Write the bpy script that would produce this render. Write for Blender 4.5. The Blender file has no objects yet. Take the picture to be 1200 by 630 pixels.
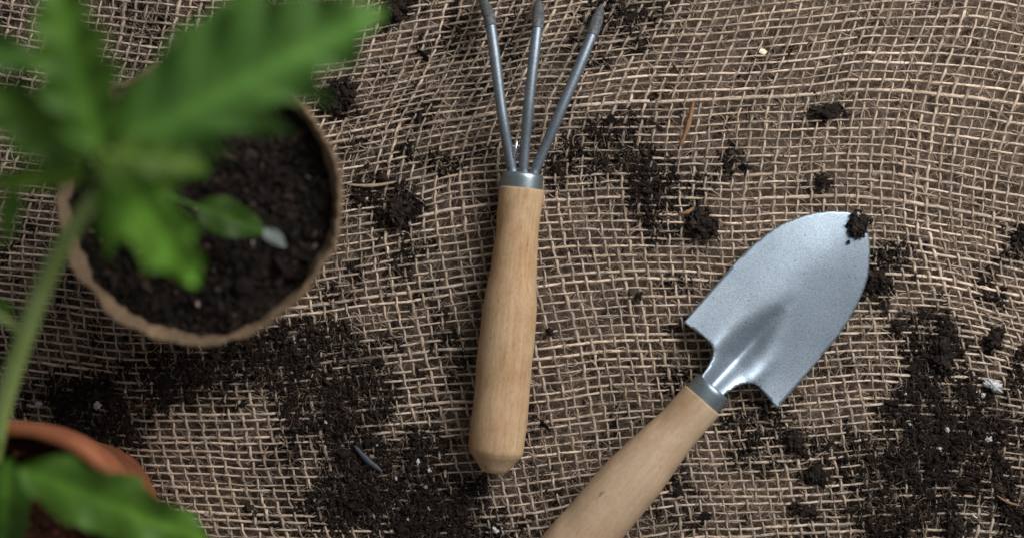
import bpy, math, random
import numpy as np
from mathutils import Vector, Matrix, Quaternion, geometry

random.seed(7)
rng = np.random.default_rng(11)
U = 1.0 / 3000.0          # one layout unit (1/3 mm) in metres
LENS = 50.0
D = 1200.0 * LENS / 36.0  # camera height in layout units
sc = bpy.context.scene
col = sc.collection

# ------------------------------------------------------------------ helpers
def W(x, y, z=0.0):
    """layout position (x right, y down, on the height z) -> world metres"""
    k = (D - z) / D
    return Vector(((x - 600.0) * k * U, (315.0 - y) * k * U, z * U))

def vnoise(x, y, s, seed):
    g = np.random.default_rng(seed).random((64, 64))
    x = np.asarray(x, float) / s + 1000.0; y = np.asarray(y, float) / s + 1000.0
    xi = np.floor(x).astype(int); yi = np.floor(y).astype(int)
    fx = x - xi; fy = y - yi
    fx = fx * fx * (3 - 2 * fx); fy = fy * fy * (3 - 2 * fy)
    a = g[xi % 64, yi % 64]; b = g[(xi + 1) % 64, yi % 64]
    c = g[xi % 64, (yi + 1) % 64]; d = g[(xi + 1) % 64, (yi + 1) % 64]
    return (a * (1 - fx) + b * fx) * (1 - fy) + (c * (1 - fx) + d * fx) * fy

def zc(x, y):
    """gentle waves of the cloth (layout units)"""
    return 5.0 * vnoise(x, y, 230.0, 3) + 2.0 * vnoise(x, y, 90.0, 4)

def np_mesh(name, v, f, smooth=True, colors=None, uv=None):
    me = bpy.data.meshes.new(name)
    n, k = f.shape
    me.vertices.add(len(v)); me.vertices.foreach_set('co', np.ascontiguousarray(v, np.float32).ravel())
    me.loops.add(n * k); me.loops.foreach_set('vertex_index', np.ascontiguousarray(f, np.int32).ravel())
    me.polygons.add(n)
    me.polygons.foreach_set('loop_start', np.arange(0, n * k, k, dtype=np.int32))
    me.polygons.foreach_set('loop_total', np.full(n, k, np.int32))
    me.polygons.foreach_set('use_smooth', np.full(n, bool(smooth)))
    if colors is not None:
        at = me.color_attributes.new('tint', 'FLOAT_COLOR', 'POINT')
        c = np.ones((len(v), 4), np.float32); c[:, :3] = colors
        at.data.foreach_set('color', c.ravel())
    if uv is not None:
        l = me.uv_layers.new(name='along')
        l.data.foreach_set('uv', np.ascontiguousarray(uv[f.ravel()], np.float32).ravel())
    me.update(); me.validate()
    return me

def link(name, me, mat, parent=None, loc=None):
    o = bpy.data.objects.new(name, me)
    if mat: me.materials.append(mat)
    col.objects.link(o)
    if parent: o.parent = parent
    if loc is not None: o.location = loc
    return o

def tag(o, label=None, cat=None, group=None, kind=None):
    if label: o['label'] = label
    if cat: o['category'] = cat
    if group: o['group'] = group
    if kind: o['kind'] = kind
    return o

def empty(name, loc, label, cat):
    o = bpy.data.objects.new(name, None); col.objects.link(o)
    o.location = loc; o.empty_display_size = 0.01
    return tag(o, label, cat)

def tubes(paths, radii, sides=6, closed_caps=True):
    """paths: list of (n,3); radii: list of scalar or (n,)  -> v, f (quads), ring ids"""
    V = []; F = []; off = 0
    ang = np.linspace(0, 2 * np.pi, sides, endpoint=False)
    for p, r in zip(paths, radii):
        p = np.asarray(p, float); n = len(p)
        t = np.gradient(p, axis=0); t /= np.linalg.norm(t, axis=1)[:, None] + 1e-12
        up = np.tile([0, 0, 1.0], (n, 1))
        bad = np.abs(t[:, 2]) > 0.9
        up[bad] = [0, 1.0, 0.05]
        s = np.cross(t, up); s /= np.linalg.norm(s, axis=1)[:, None] + 1e-12
        u = np.cross(s, t)
        r = np.broadcast_to(np.asarray(r, float), (n,))
        ring = p[:, None, :] + r[:, None, None] * (np.cos(ang)[None, :, None] * s[:, None, :] + np.sin(ang)[None, :, None] * u[:, None, :])
        V.append(ring.reshape(-1, 3))
        i = np.arange(n - 1)[:, None] * sides; j = np.arange(sides)[None, :]; j2 = (j + 1) % sides
        F.append(np.stack([i + j, i + j2, i + sides + j2, i + sides + j], -1).reshape(-1, 4) + off)
        off += n * sides
    return np.concatenate(V), np.concatenate(F)

def lathe(profile, n=56, wob=0.0, seed=1, close=True):
    """profile list of (r, z) -> mesh data (quads)"""
    P = np.array(profile, float); m = len(P)
    a = np.linspace(0, 2 * np.pi, n, endpoint=False)
    v = np.zeros((m, n, 3))
    v[..., 0] = P[:, 0, None] * np.cos(a); v[..., 1] = P[:, 0, None] * np.sin(a); v[..., 2] = P[:, 1, None]
    i = np.arange(m - 1)[:, None] * n; j = np.arange(n)[None, :]; j2 = (j + 1) % n
    f = np.stack([i + j, i + j2, i + n + j2, i + n + j], -1).reshape(-1, 4)
    return v.reshape(-1, 3), f

def smooth_profile(pts, step=3.0):
    """Catmull-Rom through (z, r) points -> list of (r, z)"""
    out = []
    P = [pts[0]] + list(pts) + [pts[-1]]
    for k in range(1, len(P) - 2):
        p0, p1, p2, p3 = [np.array(q, float) for q in P[k - 1:k + 3]]
        m = max(2, int(np.linalg.norm(p2 - p1) / step))
        for q in range(m):
            t = q / m
            c = 0.5 * ((2 * p1) + (-p0 + p2) * t + (2 * p0 - 5 * p1 + 4 * p2 - p3) * t * t + (-p0 + 3 * p1 - 3 * p2 + p3) * t ** 3)
            out.append((c[1], c[0]))
    out.append((pts[-1][1], pts[-1][0]))
    return out

# ------------------------------------------------------------------ materials
def new_mat(name):
    m = bpy.data.materials.new(name); m.use_nodes = True
    nt = m.node_tree
    b = nt.nodes['Principled BSDF']
    return m, nt, b

def noise(nt, scale, detail=4, rough=0.6, vec=None):
    n = nt.nodes.new('ShaderNodeTexNoise')
    n.inputs['Scale'].default_value = scale; n.inputs['Detail'].default_value = detail
    n.inputs['Roughness'].default_value = rough
    if vec is not None: nt.links.new(vec, n.inputs['Vector'])
    return n

def ramp(nt, fac, stops):
    r = nt.nodes.new('ShaderNodeValToRGB')
    e = r.color_ramp.elements
    while len(e) > 1: e.remove(e[-1])
    e[0].position = stops[0][0]; e[0].color = (*stops[0][1], 1)
    for p, c in stops[1:]:
        x = e.new(p); x.color = (*c, 1)
    nt.links.new(fac, r.inputs['Fac'])
    return r

def obj_coord(nt, scale=(1, 1, 1)):
    tc = nt.nodes.new('ShaderNodeTexCoord'); mp = nt.nodes.new('ShaderNodeMapping')
    mp.inputs['Scale'].default_value = scale
    nt.links.new(tc.outputs['Object'], mp.inputs['Vector'])
    return mp.outputs['Vector']

def bump(nt, h, b, strength, dist):
    n = nt.nodes.new('ShaderNodeBump'); n.inputs['Strength'].default_value = strength
    n.inputs['Distance'].default_value = dist
    nt.links.new(h, n.inputs['Height']); nt.links.new(n.outputs['Normal'], b.inputs['Normal'])
    return n

def mult(nt, a, b_, fac=1.0, mode='MULTIPLY'):
    m = nt.nodes.new('ShaderNodeMix'); m.data_type = 'RGBA'; m.blend_type = mode
    m.inputs['Factor'].default_value = fac
    nt.links.new(a, m.inputs['A']); nt.links.new(b_, m.inputs['B'])
    return m.outputs['Result']

def mat_tint(name, rough=0.9, spec=0.2, nscale=0.0, nlo=0.75, nhi=1.2, bscale=0.0, bdist=0.0002, bst=0.5):
    m, nt, b = new_mat(name)
    a = nt.nodes.new('ShaderNodeVertexColor'); a.layer_name = 'tint'
    c = a.outputs['Color']
    if nscale:
        n = noise(nt, nscale, 5, 0.65, obj_coord(nt))
        r = ramp(nt, n.outputs['Fac'], [(0.3, (nlo,) * 3), (0.7, (nhi,) * 3)])
        c = mult(nt, c, r.outputs['Color'])
    nt.links.new(c, b.inputs['Base Color'])
    b.inputs['Roughness'].default_value = rough; b.inputs['Specular IOR Level'].default_value = spec
    if bscale:
        n2 = noise(nt, bscale, 3, 0.6, obj_coord(nt)); bump(nt, n2.outputs['Fac'], b, bst, bdist)
    return m

def mat_thread():
    m, nt, b = new_mat('jute_thread')
    a = nt.nodes.new('ShaderNodeVertexColor'); a.layer_name = 'tint'
    uv = nt.nodes.new('ShaderNodeUVMap'); uv.uv_map = 'along'
    mp = nt.nodes.new('ShaderNodeMapping'); mp.inputs['Scale'].default_value = (0.22, 1.4, 1.0)
    mp.inputs['Rotation'].default_value = (0, 0, 0.35)
    nt.links.new(uv.outputs['UV'], mp.inputs['Vector'])
    n = noise(nt, 1.3, 4, 0.65, mp.outputs['Vector'])
    r = ramp(nt, n.outputs['Fac'], [(0.25, (0.42,) * 3), (0.48, (0.92,) * 3), (0.72, (1.35,) * 3)])
    nt.links.new(mult(nt, a.outputs['Color'], r.outputs['Color']), b.inputs['Base Color'])
    b.inputs['Roughness'].default_value = 0.85; b.inputs['Specular IOR Level'].default_value = 0.25
    bump(nt, n.outputs['Fac'], b, 0.8, 0.0003)
    return m

def mat_ground():
    m, nt, b = new_mat('table_brown')
    v = obj_coord(nt)
    n = noise(nt, 40, 6, 0.65, v); n2 = noise(nt, 900, 4, 0.7, v)
    r = ramp(nt, n.outputs['Fac'], [(0.3, (0.13, 0.09, 0.067)), (0.55, (0.245, 0.173, 0.13)), (0.75, (0.35, 0.26, 0.203))])
    r2 = ramp(nt, n2.outputs['Fac'], [(0.3, (0.35,) * 3), (0.7, (1.45,) * 3)])
    a = nt.nodes.new('ShaderNodeVertexColor'); a.layer_name = 'tint'
    nt.links.new(mult(nt, mult(nt, r.outputs['Color'], r2.outputs['Color']), a.outputs['Color']), b.inputs['Base Color'])
    b.inputs['Roughness'].default_value = 0.9
    bump(nt, n2.outputs['Fac'], b, 0.6, 0.0008)
    return m

def mat_wood(name, lo, mid, hi, gr=1.0):
    m, nt, b = new_mat(name)
    v = obj_coord(nt, (1, 1, 0.06)); v2 = obj_coord(nt, (1, 1, 0.22)); v3 = obj_coord(nt)
    n = noise(nt, 900, 6, 0.65, v); n2 = noise(nt, 2600, 3, 0.7, v2); n3 = noise(nt, 70, 4, 0.6, v3)
    r = ramp(nt, n.outputs['Fac'], [(0.28, lo), (0.5, mid), (0.75, hi)])
    r2 = ramp(nt, n2.outputs['Fac'], [(0.3, (0.74,) * 3), (0.5, (1.0,) * 3), (0.75, (1.14,) * 3)])
    n5 = noise(nt, 520, 3, 0.7, obj_coord(nt, (1, 1, 0.35)))
    r5 = ramp(nt, n5.outputs['Fac'], [(0.24, (0.50, 0.40, 0.32)), (0.34, (1, 1, 1))])
    n6 = noise(nt, 28, 4, 0.65, obj_coord(nt, (1, 1, 0.6)))
    r6 = ramp(nt, n6.outputs['Fac'], [(0.34, (0.87, 0.79, 0.71)), (0.50, (1, 1, 1)), (0.7, (1.03, 1.04, 1.06))])
    r3 = ramp(nt, n3.outputs['Fac'], [(0.3, (0.90, 0.84, 0.78)), (0.55, (1.0, 1.0, 1.0)), (0.75, (1.04, 1.05, 1.08))])
    c = mult(nt, mult(nt, r.outputs['Color'], r2.outputs['Color'], gr), r3.outputs['Color'])
    c = mult(nt, mult(nt, c, r5.outputs['Color']), r6.outputs['Color'])
    nt.links.new(c, b.inputs['Base Color'])
    b.inputs['Roughness'].default_value = 0.7; b.inputs['Specular IOR Level'].default_value = 0.3
    bump(nt, n2.outputs['Fac'], b, 0.35, 0.00025)
    return m

def mat_metal(name, base, rough, speck=0.25, nscale=3200, metal=0.75, dirt=0.0):
    m, nt, b = new_mat(name)
    v = obj_coord(nt)
    n = noise(nt, nscale, 2, 0.6, v); n2 = noise(nt, 60, 4, 0.6, v)
    r = ramp(nt, n.outputs['Fac'], [(0.32, tuple(x * (1 - speck) for x in base)), (0.68, tuple(min(1, x * (1 + speck)) for x in base))])
    r2 = ramp(nt, n2.outputs['Fac'], [(0.3, (0.86, 0.88, 0.9)), (0.7, (1.06,) * 3)])
    c = mult(nt, r.outputs['Color'], r2.outputs['Color'])
    if dirt:
        vo = nt.nodes.new('ShaderNodeTexVoronoi'); vo.inputs['Scale'].default_value = 420
        nt.links.new(v, vo.inputs['Vector'])
        n4 = noise(nt, 45, 3, 0.6, v)
        add = nt.nodes.new('ShaderNodeMath'); add.operation = 'MULTIPLY_ADD'
        nt.links.new(n4.outputs['Fac'], add.inputs[0]); add.inputs[1].default_value = -0.16
        nt.links.new(vo.outputs['Distance'], add.inputs[2])
        r4 = ramp(nt, add.outputs[0], [(0.0, (0.12, 0.11, 0.10)), (0.0001, (1, 1, 1))])
        c = mult(nt, c, r4.outputs['Color'])
    nt.links.new(c, b.inputs['Base Color'])
    b.inputs['Metallic'].default_value = metal; b.inputs['Roughness'].default_value = rough
    bump(nt, n.outputs['Fac'], b, 0.35, 0.00006)
    return m

def mat_peat():
    m, nt, b = new_mat('pressed_peat_fibre')
    v = obj_coord(nt)
    n = noise(nt, 900, 6, 0.7, v); n2 = noise(nt, 120, 4, 0.6, v)
    r = ramp(nt, n.outputs['Fac'], [(0.3, (0.085, 0.054, 0.034)), (0.5, (0.235, 0.16, 0.10)), (0.72, (0.42, 0.305, 0.205))])
    r2 = ramp(nt, n2.outputs['Fac'], [(0.3, (0.72,) * 3), (0.7, (1.15,) * 3)])
    nt.links.new(mult(nt, r.outputs['Color'], r2.outputs['Color']), b.inputs['Base Color'])
    b.inputs['Roughness'].default_value = 0.95; b.inputs['Specular IOR Level'].default_value = 0.1
    bump(nt, n.outputs['Fac'], b, 0.9, 0.001)
    return m

def mat_terracotta():
    m, nt, b = new_mat('terracotta')
    v = obj_coord(nt)
    n = noise(nt, 60, 5, 0.6, v); n2 = noise(nt, 1500, 3, 0.6, v)
    r = ramp(nt, n.outputs['Fac'], [(0.3, (0.22, 0.07, 0.03)), (0.52, (0.38, 0.125, 0.052)), (0.8, (0.46, 0.21, 0.115))])
    nt.links.new(r.outputs['Color'], b.inputs['Base Color'])
    b.inputs['Roughness'].default_value = 0.75
    bump(nt, n2.outputs['Fac'], b, 0.4, 0.0003)
    return m

def mat_leaf(name, lo, hi, trans=0.35):
    m, nt, b = new_mat(name)
    v = obj_coord(nt)
    n = noise(nt, 55, 4, 0.55, v); n2 = noise(nt, 420, 4, 0.6, v)
    r = ramp(nt, n.outputs['Fac'], [(0.3, lo), (0.7, hi)])
    r2 = ramp(nt, n2.outputs['Fac'], [(0.3, (0.85,) * 3), (0.7, (1.12,) * 3)])
    c = mult(nt, r.outputs['Color'], r2.outputs['Color'])
    a = nt.nodes.new('ShaderNodeVertexColor'); a.layer_name = 'tint'
    c = mult(nt, c, a.outputs['Color'])
    nt.links.new(c, b.inputs['Base Color'])
    b.inputs['Roughness'].default_value = 0.55; b.inputs['Specular IOR Level'].default_value = 0.35
    bump(nt, n2.outputs['Fac'], b, 0.4, 0.0006)
    t = nt.nodes.new('ShaderNodeBsdfTranslucent'); nt.links.new(c, t.inputs['Color'])
    mx = nt.nodes.new('ShaderNodeMixShader'); mx.inputs['Fac'].default_value = trans
    out = nt.nodes['Material Output']
    nt.links.new(b.outputs['BSDF'], mx.inputs[1]); nt.links.new(t.outputs['BSDF'], mx.inputs[2])
    nt.links.new(mx.outputs['Shader'], out.inputs['Surface'])
    return m

def mat_plain(name, lo, hi, scale, rough=0.8, bd=0.0003):
    m, nt, b = new_mat(name)
    n = noise(nt, scale, 4, 0.6, obj_coord(nt))
    r = ramp(nt, n.outputs['Fac'], [(0.3, lo), (0.7, hi)])
    nt.links.new(r.outputs['Color'], b.inputs['Base Color'])
    b.inputs['Roughness'].default_value = rough
    bump(nt, n.outputs['Fac'], b, 0.6, bd)
    return m

M_thread = mat_thread()
M_fuzz = mat_tint('jute_fuzz', 0.9, 0.15)
M_soil = mat_tint('potting_soil', 0.95, 0.25, 1500, 0.6, 1.5)
M_wood = mat_wood('raw_beech', (0.42, 0.272, 0.15), (0.525, 0.36, 0.212), (0.585, 0.425, 0.272))
M_wood2 = mat_wood('pale_beech', (0.44, 0.312, 0.195), (0.50, 0.365, 0.24), (0.54, 0.405, 0.275), 0.7)
M_blade = mat_metal('galvanised_blade', (0.315, 0.378, 0.44), 0.45, 0.24, 2000, 0.78, dirt=1.0)
M_tine = mat_metal('galvanised_tine', (0.235, 0.275, 0.315), 0.5, 0.42, 2600, 0.8)
M_ferrule = mat_metal('zinc_ferrule', (0.30, 0.36, 0.39), 0.38, 0.12, 1200, 0.85)
M_dirty = mat_metal('soiled_metal', (0.105, 0.11, 0.115), 0.7, 0.5, 900, 0.25)
M_weld = mat_metal('bright_weld', (0.55, 0.6, 0.66), 0.25, 0.3, 1500, 0.95)
M_peat = mat_peat()
M_terra = mat_terracotta()
M_leaf = mat_leaf('leaf_green', (0.060, 0.150, 0.014), (0.120, 0.265, 0.030))
M_leaf_b = mat_leaf('leaf_blue_green', (0.052, 0.140, 0.022), (0.100, 0.225, 0.040))
M_leaf_y = mat_leaf('leaf_yellow_green', (0.09, 0.19, 0.016), (0.16, 0.28, 0.03))
M_stem = mat_leaf('stem_green', (0.36, 0.49, 0.13), (0.48, 0.62, 0.22), 0.12)
M_pale = mat_leaf('withered_leaf', (0.13, 0.165, 0.15), (0.27, 0.32, 0.32), 0.2)
M_white = mat_plain('perlite', (0.26, 0.255, 0.25), (0.68, 0.69, 0.71), 1300, 0.7)
M_chip = mat_plain('wood_chip', (0.16, 0.075, 0.03), (0.32, 0.17, 0.075), 900, 0.8)
M_blue = mat_plain('blue_grey_bark', (0.022, 0.027, 0.036), (0.055, 0.066, 0.085), 400, 0.6)
M_straw = mat_plain('pale_straw', (0.28, 0.21, 0.13), (0.42, 0.33, 0.22), 700, 0.85)

# ------------------------------------------------------------------ where the spilled soil lies
BL = np.array([
 # x, y, rx, ry, density
 (400,118,24,28,1),(465,8,16,14,1),(505,182,36,14,.75),(490,130,20,18,.35),(440,35,14,12,.3),(545,45,24,16,.35),(590,30,18,20,.35),
 (465,247,26,28,1),(424,234,22,18,.95),(440,200,34,16,.3),(420,310,22,14,.45),(482,300,14,20,.5),(520,390,22,9,.6),(395,345,22,16,.45),
 (410,395,18,14,.4),(450,400,18,10,.5),(365,392,40,16,.7),(540,432,16,22,.55),(300,395,30,20,.7),
 (660,180,24,28,.6),(700,152,26,16,.55),(738,192,42,22,.75),(755,238,20,34,.9),(778,268,20,12,.4),(815,222,14,14,.45),(850,190,16,18,.75),
 (715,165,26,26,.4),(648,200,12,24,.6),(822,262,18,22,.7),(790,240,16,14,.35),(690,210,18,12,.35),(770,215,26,20,.5),(735,145,22,16,.45),
 (722,22,36,26,.6),(748,58,18,16,.55),(690,60,16,22,.4),(760,12,16,10,.5),(600,60,20,14,.25),(560,110,20,16,.25),(500,60,16,14,.25),
 (795,385,18,9,.6),(784,440,20,20,.45),(745,345,5,5,.8),(640,388,5,7,.7),(700,300,30,14,.12),(790,325,20,12,.4),
 (885,498,38,26,.55),(872,530,26,14,.45),(930,516,14,14,.85),(952,555,14,12,.9),(945,597,14,8,.9),(880,605,12,10,.5),(800,560,16,20,.6),
 (990,500,10,14,.6),(812,618,16,9,.6),(905,545,18,12,.4),(960,520,16,14,.5),(850,490,16,14,.5),(925,470,18,16,.35),(820,600,20,10,.35),
 (1060,478,24,34,.85),(1092,470,40,34,.9),(1100,540,70,48,1),(1010,520,26,20,.6),(1022,590,24,40,.8),(1062,612,28,24,.8),(1152,520,38,54,.95),
 (1182,600,30,38,1),(1120,615,12,16,.9),(1196,480,12,36,.6),(1050,545,30,22,.85),(1145,470,26,24,.85),(1090,595,30,18,.6),(1000,560,14,20,.4),
 (1045,300,24,13,.75),(1056,318,16,10,.7),(1028,332,14,14,.9),(1040,350,8,10,.8),(1022,300,10,14,.5),(1090,385,30,30,.8),(1106,415,18,24,1),
 (1075,360,12,9,.8),(1050,384,11,11,.8),(1182,294,20,16,.85),(1160,314,14,13,.6),(1198,284,14,14,.9),(1156,345,10,8,.7),(1163,398,11,10,.9),
 (1190,432,16,24,.8),(1130,440,20,16,.5),(1085,440,24,22,.7),(1070,415,14,16,.6),(1105,350,14,10,.3),
 (105,472,44,36,1),(150,442,30,18,.55),(60,452,26,18,.4),(225,440,46,32,1),(300,420,60,26,.9),(270,408,40,16,.8),(180,412,28,12,.5),
 (345,440,40,36,.75),(420,452,46,36,.75),(380,490,56,32,.85),(440,550,60,44,1),(480,592,74,40,1),(400,592,44,30,.65),(530,602,46,24,.8),
 (330,530,22,16,.5),(250,462,34,14,.6),(600,606,26,14,.5),(640,570,14,14,.3),(320,612,26,16,.45),(562,572,16,20,.6),(90,502,36,20,.9),
 (30,470,22,18,.4),(140,510,34,22,.85),(180,470,26,16,.5),(500,520,30,20,.6),(345,575,26,18,.3),(620,545,12,12,.3),(160,560,18,14,.5),
 (390,405,26,14,.5),(330,385,18,10,.7),(505,470,16,14,.25),(650,625,20,10,.5),(560,625,40,12,.7),(450,470,20,20,.6),
 (968,131,16,6,.6),(960,212,9,8,.6),(915,57,20,6,.35),(958,104,4,3,.9),(943,50,3,3,.9),(860,135,18,10,.2),(880,85,8,5,.5),(905,165,20,10,.12),
 (960,250,8,6,.3),(1140,60,8,4,.15),(985,90,8,5,.4),(1105,130,6,4,.3),
 (380,40,10,14,.3),(70,330,12,10,.2),(120,330,16,20,.3),(420,170,16,12,.35),(455,165,14,10,.35),
])

BL[:, 2:4] *= 1.10
def soil_field(x, y):
    wx = x + 26 * (vnoise(x, y, 24, 21) - .5) + 14 * (vnoise(x, y, 9, 22) - .5)
    wy = y + 26 * (vnoise(x, y, 24, 23) - .5) + 14 * (vnoise(x, y, 9, 24) - .5)
    keep = np.ones_like(x)
    for bx, by, rx, ry, d in BL:
        q = ((wx - bx) / rx) ** 2 + ((wy - by) / ry) ** 2
        keep *= 1 - d * np.clip(.95 * (1.45 - q), 0, 1) ** 1.3 * 0.97
    return 1 - keep

def dust_field(x, y):
    """thin scatter all over, more on the left and the bottom"""
    n = vnoise(x, y, 60, 31) * vnoise(x, y, 19, 32)
    side = np.clip(1.05 - (x - 150) / 900.0, 0.0, 1) * 0.9 + np.clip((y - 250) / 500.0, 0, 1) * 0.35
    return np.clip(n - 0.22, 0, 1) * side

# ------------------------------------------------------------------ burlap
SU, SV = 14.6, 9.5
U0, U1, V0, V1 = -330.0, 1530.0, -300.0, 930.0
H = [(1000,40,-.10),(1180,60,.12),(1050,150,-.02),(1180,170,.15),(760,60,-.12),(750,20,-.15),(480,60,-.2),(480,140,-.2),(450,250,-.12),
     (430,330,-.12),(540,330,-.18),(650,200,-.1),(650,290,-.12),(750,290,.0),(830,250,.0),(830,170,-.03),(650,330,-.1),(680,400,-.08),
     (770,400,-.03),(850,520,-.02),(820,600,-.05),(950,500,-.05),(960,600,-.05),(990,460,-.10),(980,600,-.05),(1060,270,.10),(1130,320,.12),
     (1000,400,-.02),(1100,400,.1),(1180,330,.2),(1180,470,.22),(60,390,.13),(150,420,.12),(20,320,.05),(40,270,.08),(130,40,.1),(210,30,.05),
     (60,100,.12),(180,560,.08),(230,600,.05),(30,180,.1),(260,480,.02),(350,410,-.08),(440,430,-.05),(560,500,-.1)]
Vv = [(1000,40,-.3),(1180,60,-.3),(1050,150,-.25),(1180,170,-.28),(760,60,-.35),(750,20,-.4),(480,60,-.35),(480,140,-.35),(450,250,0),
      (430,330,.2),(540,330,.2),(650,200,-.1),(720,220,-.05),(650,290,.2),(750,290,.3),(830,250,0),(830,170,-.2),(650,330,.3),(680,400,.27),
      (770,400,.15),(640,450,.25),(850,520,.3),(820,600,.25),(950,500,.25),(960,600,.2),(990,460,.25),(980,600,.25),(1060,270,.05),(1130,320,.35),
      (1000,400,.1),(1100,400,.2),(1180,330,.3),(1180,260,0),(1180,470,.35),(60,390,.2),(20,320,-.05),(40,270,-.15),(130,40,-.3),(210,30,-.2),
      (180,560,.25),(230,600,.35),(30,180,-.3),(260,480,.15),(350,410,.3),(340,560,.3),(440,430,.3),(560,500,.3)]
cx, cy = np.meshgrid(np.arange(U0, U1 + 1, 170.0), np.arange(V0, V1 + 1, 150.0)); cx = cx.ravel(); cy = cy.ravel(); SG = 190.0
def basis(x, y):
    return np.exp(-((x[:, None] - cx) ** 2 + (y[:, None] - cy) ** 2) / (2 * SG * SG))
def fit(samples, axis):
    s = np.array(samples, float); x, y = s[:, 0], s[:, 1]
    B = basis(x, y)
    dB = -B * ((x[:, None] - cx) if axis == 0 else (y[:, None] - cy)) / SG ** 2
    gx, gy = np.meshgrid(np.arange(U0, U1, 120.0), np.arange(V0, V1, 120.0)); gx = gx.ravel(); gy = gy.ravel()
    G = basis(gx, gy)
    dG = -G * ((gx[:, None] - cx) if axis == 1 else (gy[:, None] - cy)) / SG ** 2
    A = np.vstack([dB * 9.0, dG * 1.1, G * 0.0006, np.eye(len(cx)) * 0.0008])
    r = np.concatenate([s[:, 2] * 9.0, np.zeros(len(gx) * 2 + len(cx))])
    return np.linalg.lstsq(A, r, rcond=None)[0]
cH = fit(H, 0); cV = fit(Vv, 1)
gu = np.arange(U0 - 40, U1 + 41, 10.0); gv = np.arange(V0 - 40, V1 + 41, 10.0)
GU, GV = np.meshgrid(gu, gv, indexing='ij')
Bg = basis(GU.ravel(), GV.ravel())
TX = (Bg @ cV).reshape(GU.shape); TY = (Bg @ cH).reshape(GU.shape)
TX -= TX.mean(); TY -= TY.mean()
def lookup(T, u, v):
    a = (u - gu[0]) / 10.0; b = (v - gv[0]) / 10.0
    i = np.clip(a.astype(int), 0, T.shape[0] - 2); j = np.clip(b.astype(int), 0, T.shape[1] - 2)
    a = a - i; b = b - j
    return (T[i, j] * (1 - a) + T[i + 1, j] * a) * (1 - b) + (T[i, j + 1] * (1 - a) + T[i + 1, j + 1] * a) * b

def warp(u, v):
    x = u + lookup(TX, u, v); y = v + lookup(TY, u, v)
    x = x + 5 * (vnoise(u, v, 70, 41) - .5); y = y + 5 * (vnoise(u, v, 60, 42) - .5)
    return x, y

nU = int((U1 - U0) / SU); nV = int((V1 - V0) / SV)
SUB = 4
rowj = rng.normal(0, .75, nV); colj = rng.normal(0, 1.0, nU)
def thread_set(kind):
    n_thr, n_cross = (nV, nU) if kind == 'h' else (nU, nV)
    m = n_cross * SUB
    k = np.arange(m) / SUB
    T, K = np.meshgrid(np.arange(n_thr), k, indexing='ij')
    cross = np.cos(np.pi * (K + T + (0 if kind == 'h' else 1)))
    wander = 1.3 * (vnoise(K * 10, T * 97.0, 45, 51 if kind == 'h' else 52) - .5) + 1.2 * (vnoise(K * 10, T * 97.0, 14, 53 if kind == 'h' else 54) - .5)
    if kind == 'h':
        u = U0 + K * SU; v = V0 + T * SV + rowj[T] + wander
    else:
        v = V0 + K * SV; u = U0 + T * SU + colj[T] + wander * 1.25
        u = u + 0.7 * np.sin(np.pi * (K + T))
    x, y = warp(u, v)
    slub = vnoise(K * 10, T * 131.0, 60, 55 if kind == 'h' else 56)
    base = (1.12 if kind == 'h' else 1.2) * np.exp(rng.normal(0, .15, n_thr))[:, None]
    r = base * (0.72 + 0.56 * slub) * (0.93 + 0.14 * vnoise(K * 10, T * 77.0, 9, 57))
    z = zc(x, y) + 3.0 + 1.35 * cross * (0.85 if kind == 'h' else 1.1) + 0.9 * (vnoise(K * 10, T * 55.0, 30, 58) - .5)
    # colour
    dens = np.clip(soil_field(x.ravel(), y.ravel()), 0, 1).reshape(x.shape)
    dens = np.clip(dens * 0.75 + 1.6 * np.clip(dust_field(x, y), 0, 1), 0, .92)
    tone = (1.06 if kind == 'h' else .86) * np.exp(rng.normal(0, .13, n_thr))[:, None] * (0.62 + 0.76 * vnoise(K * 10, T * 63.0, 26, 59 if kind == 'h' else 60))
    warm = vnoise(K * 10, T * 91.0, 80, 61)
    c0 = np.array([0.56, 0.46, 0.375]); c1 = np.array([0.52, 0.40, 0.295])
    cc = (c0 * (1 - warm[..., None]) + c1 * warm[..., None]) * tone[..., None]
    cc = cc * (1 - 0.72 * dens[..., None]) + np.array([.02, .014, .01]) * dens[..., None]
    # rings
    p = np.stack([(x - 600) * U, (315 - y) * U, z * U], -1)
    t = np.gradient(p, axis=1); t /= np.linalg.norm(t, axis=2)[..., None]
    s = np.cross(t, [0, 0, 1.0]); s /= np.linalg.norm(s, axis=2)[..., None]
    w = np.cross(s, t)
    ns = 6; a = np.arange(ns) * 2 * np.pi / ns
    rj = (r * U)[..., None, None] * (1 + rng.normal(0, .13, (n_thr, m, 6, 1)))
    ring = p[:, :, None, :] + rj * (np.cos(a)[:, None] * 1.12 * s[:, :, None, :] + np.sin(a)[:, None] * 0.82 * w[:, :, None, :])
    Vt = ring.reshape(-1, 3)
    C = np.repeat(cc.reshape(-1, 3), ns, 0)
    uv = np.stack([np.broadcast_to((K * (SU if kind == 'h' else SV) + T * 37.3)[..., None], (n_thr, m, ns)),
                   np.broadcast_to(np.minimum(np.arange(ns), ns - np.arange(ns)) * 0.9 + 0 * T[..., None] + T[..., None] * 5.1, (n_thr, m, ns))], -1).reshape(-1, 2)
    b = (np.arange(n_thr)[:, None, None] * m + np.arange(m - 1)[None, :, None]) * ns
    j = np.arange(ns)[None, None, :]; j2 = (j + 1) % ns
    F = np.stack([b + j, b + j2, b + ns + j2, b + ns + j], -1).reshape(-1, 4)
    return Vt, F, C, uv

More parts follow.
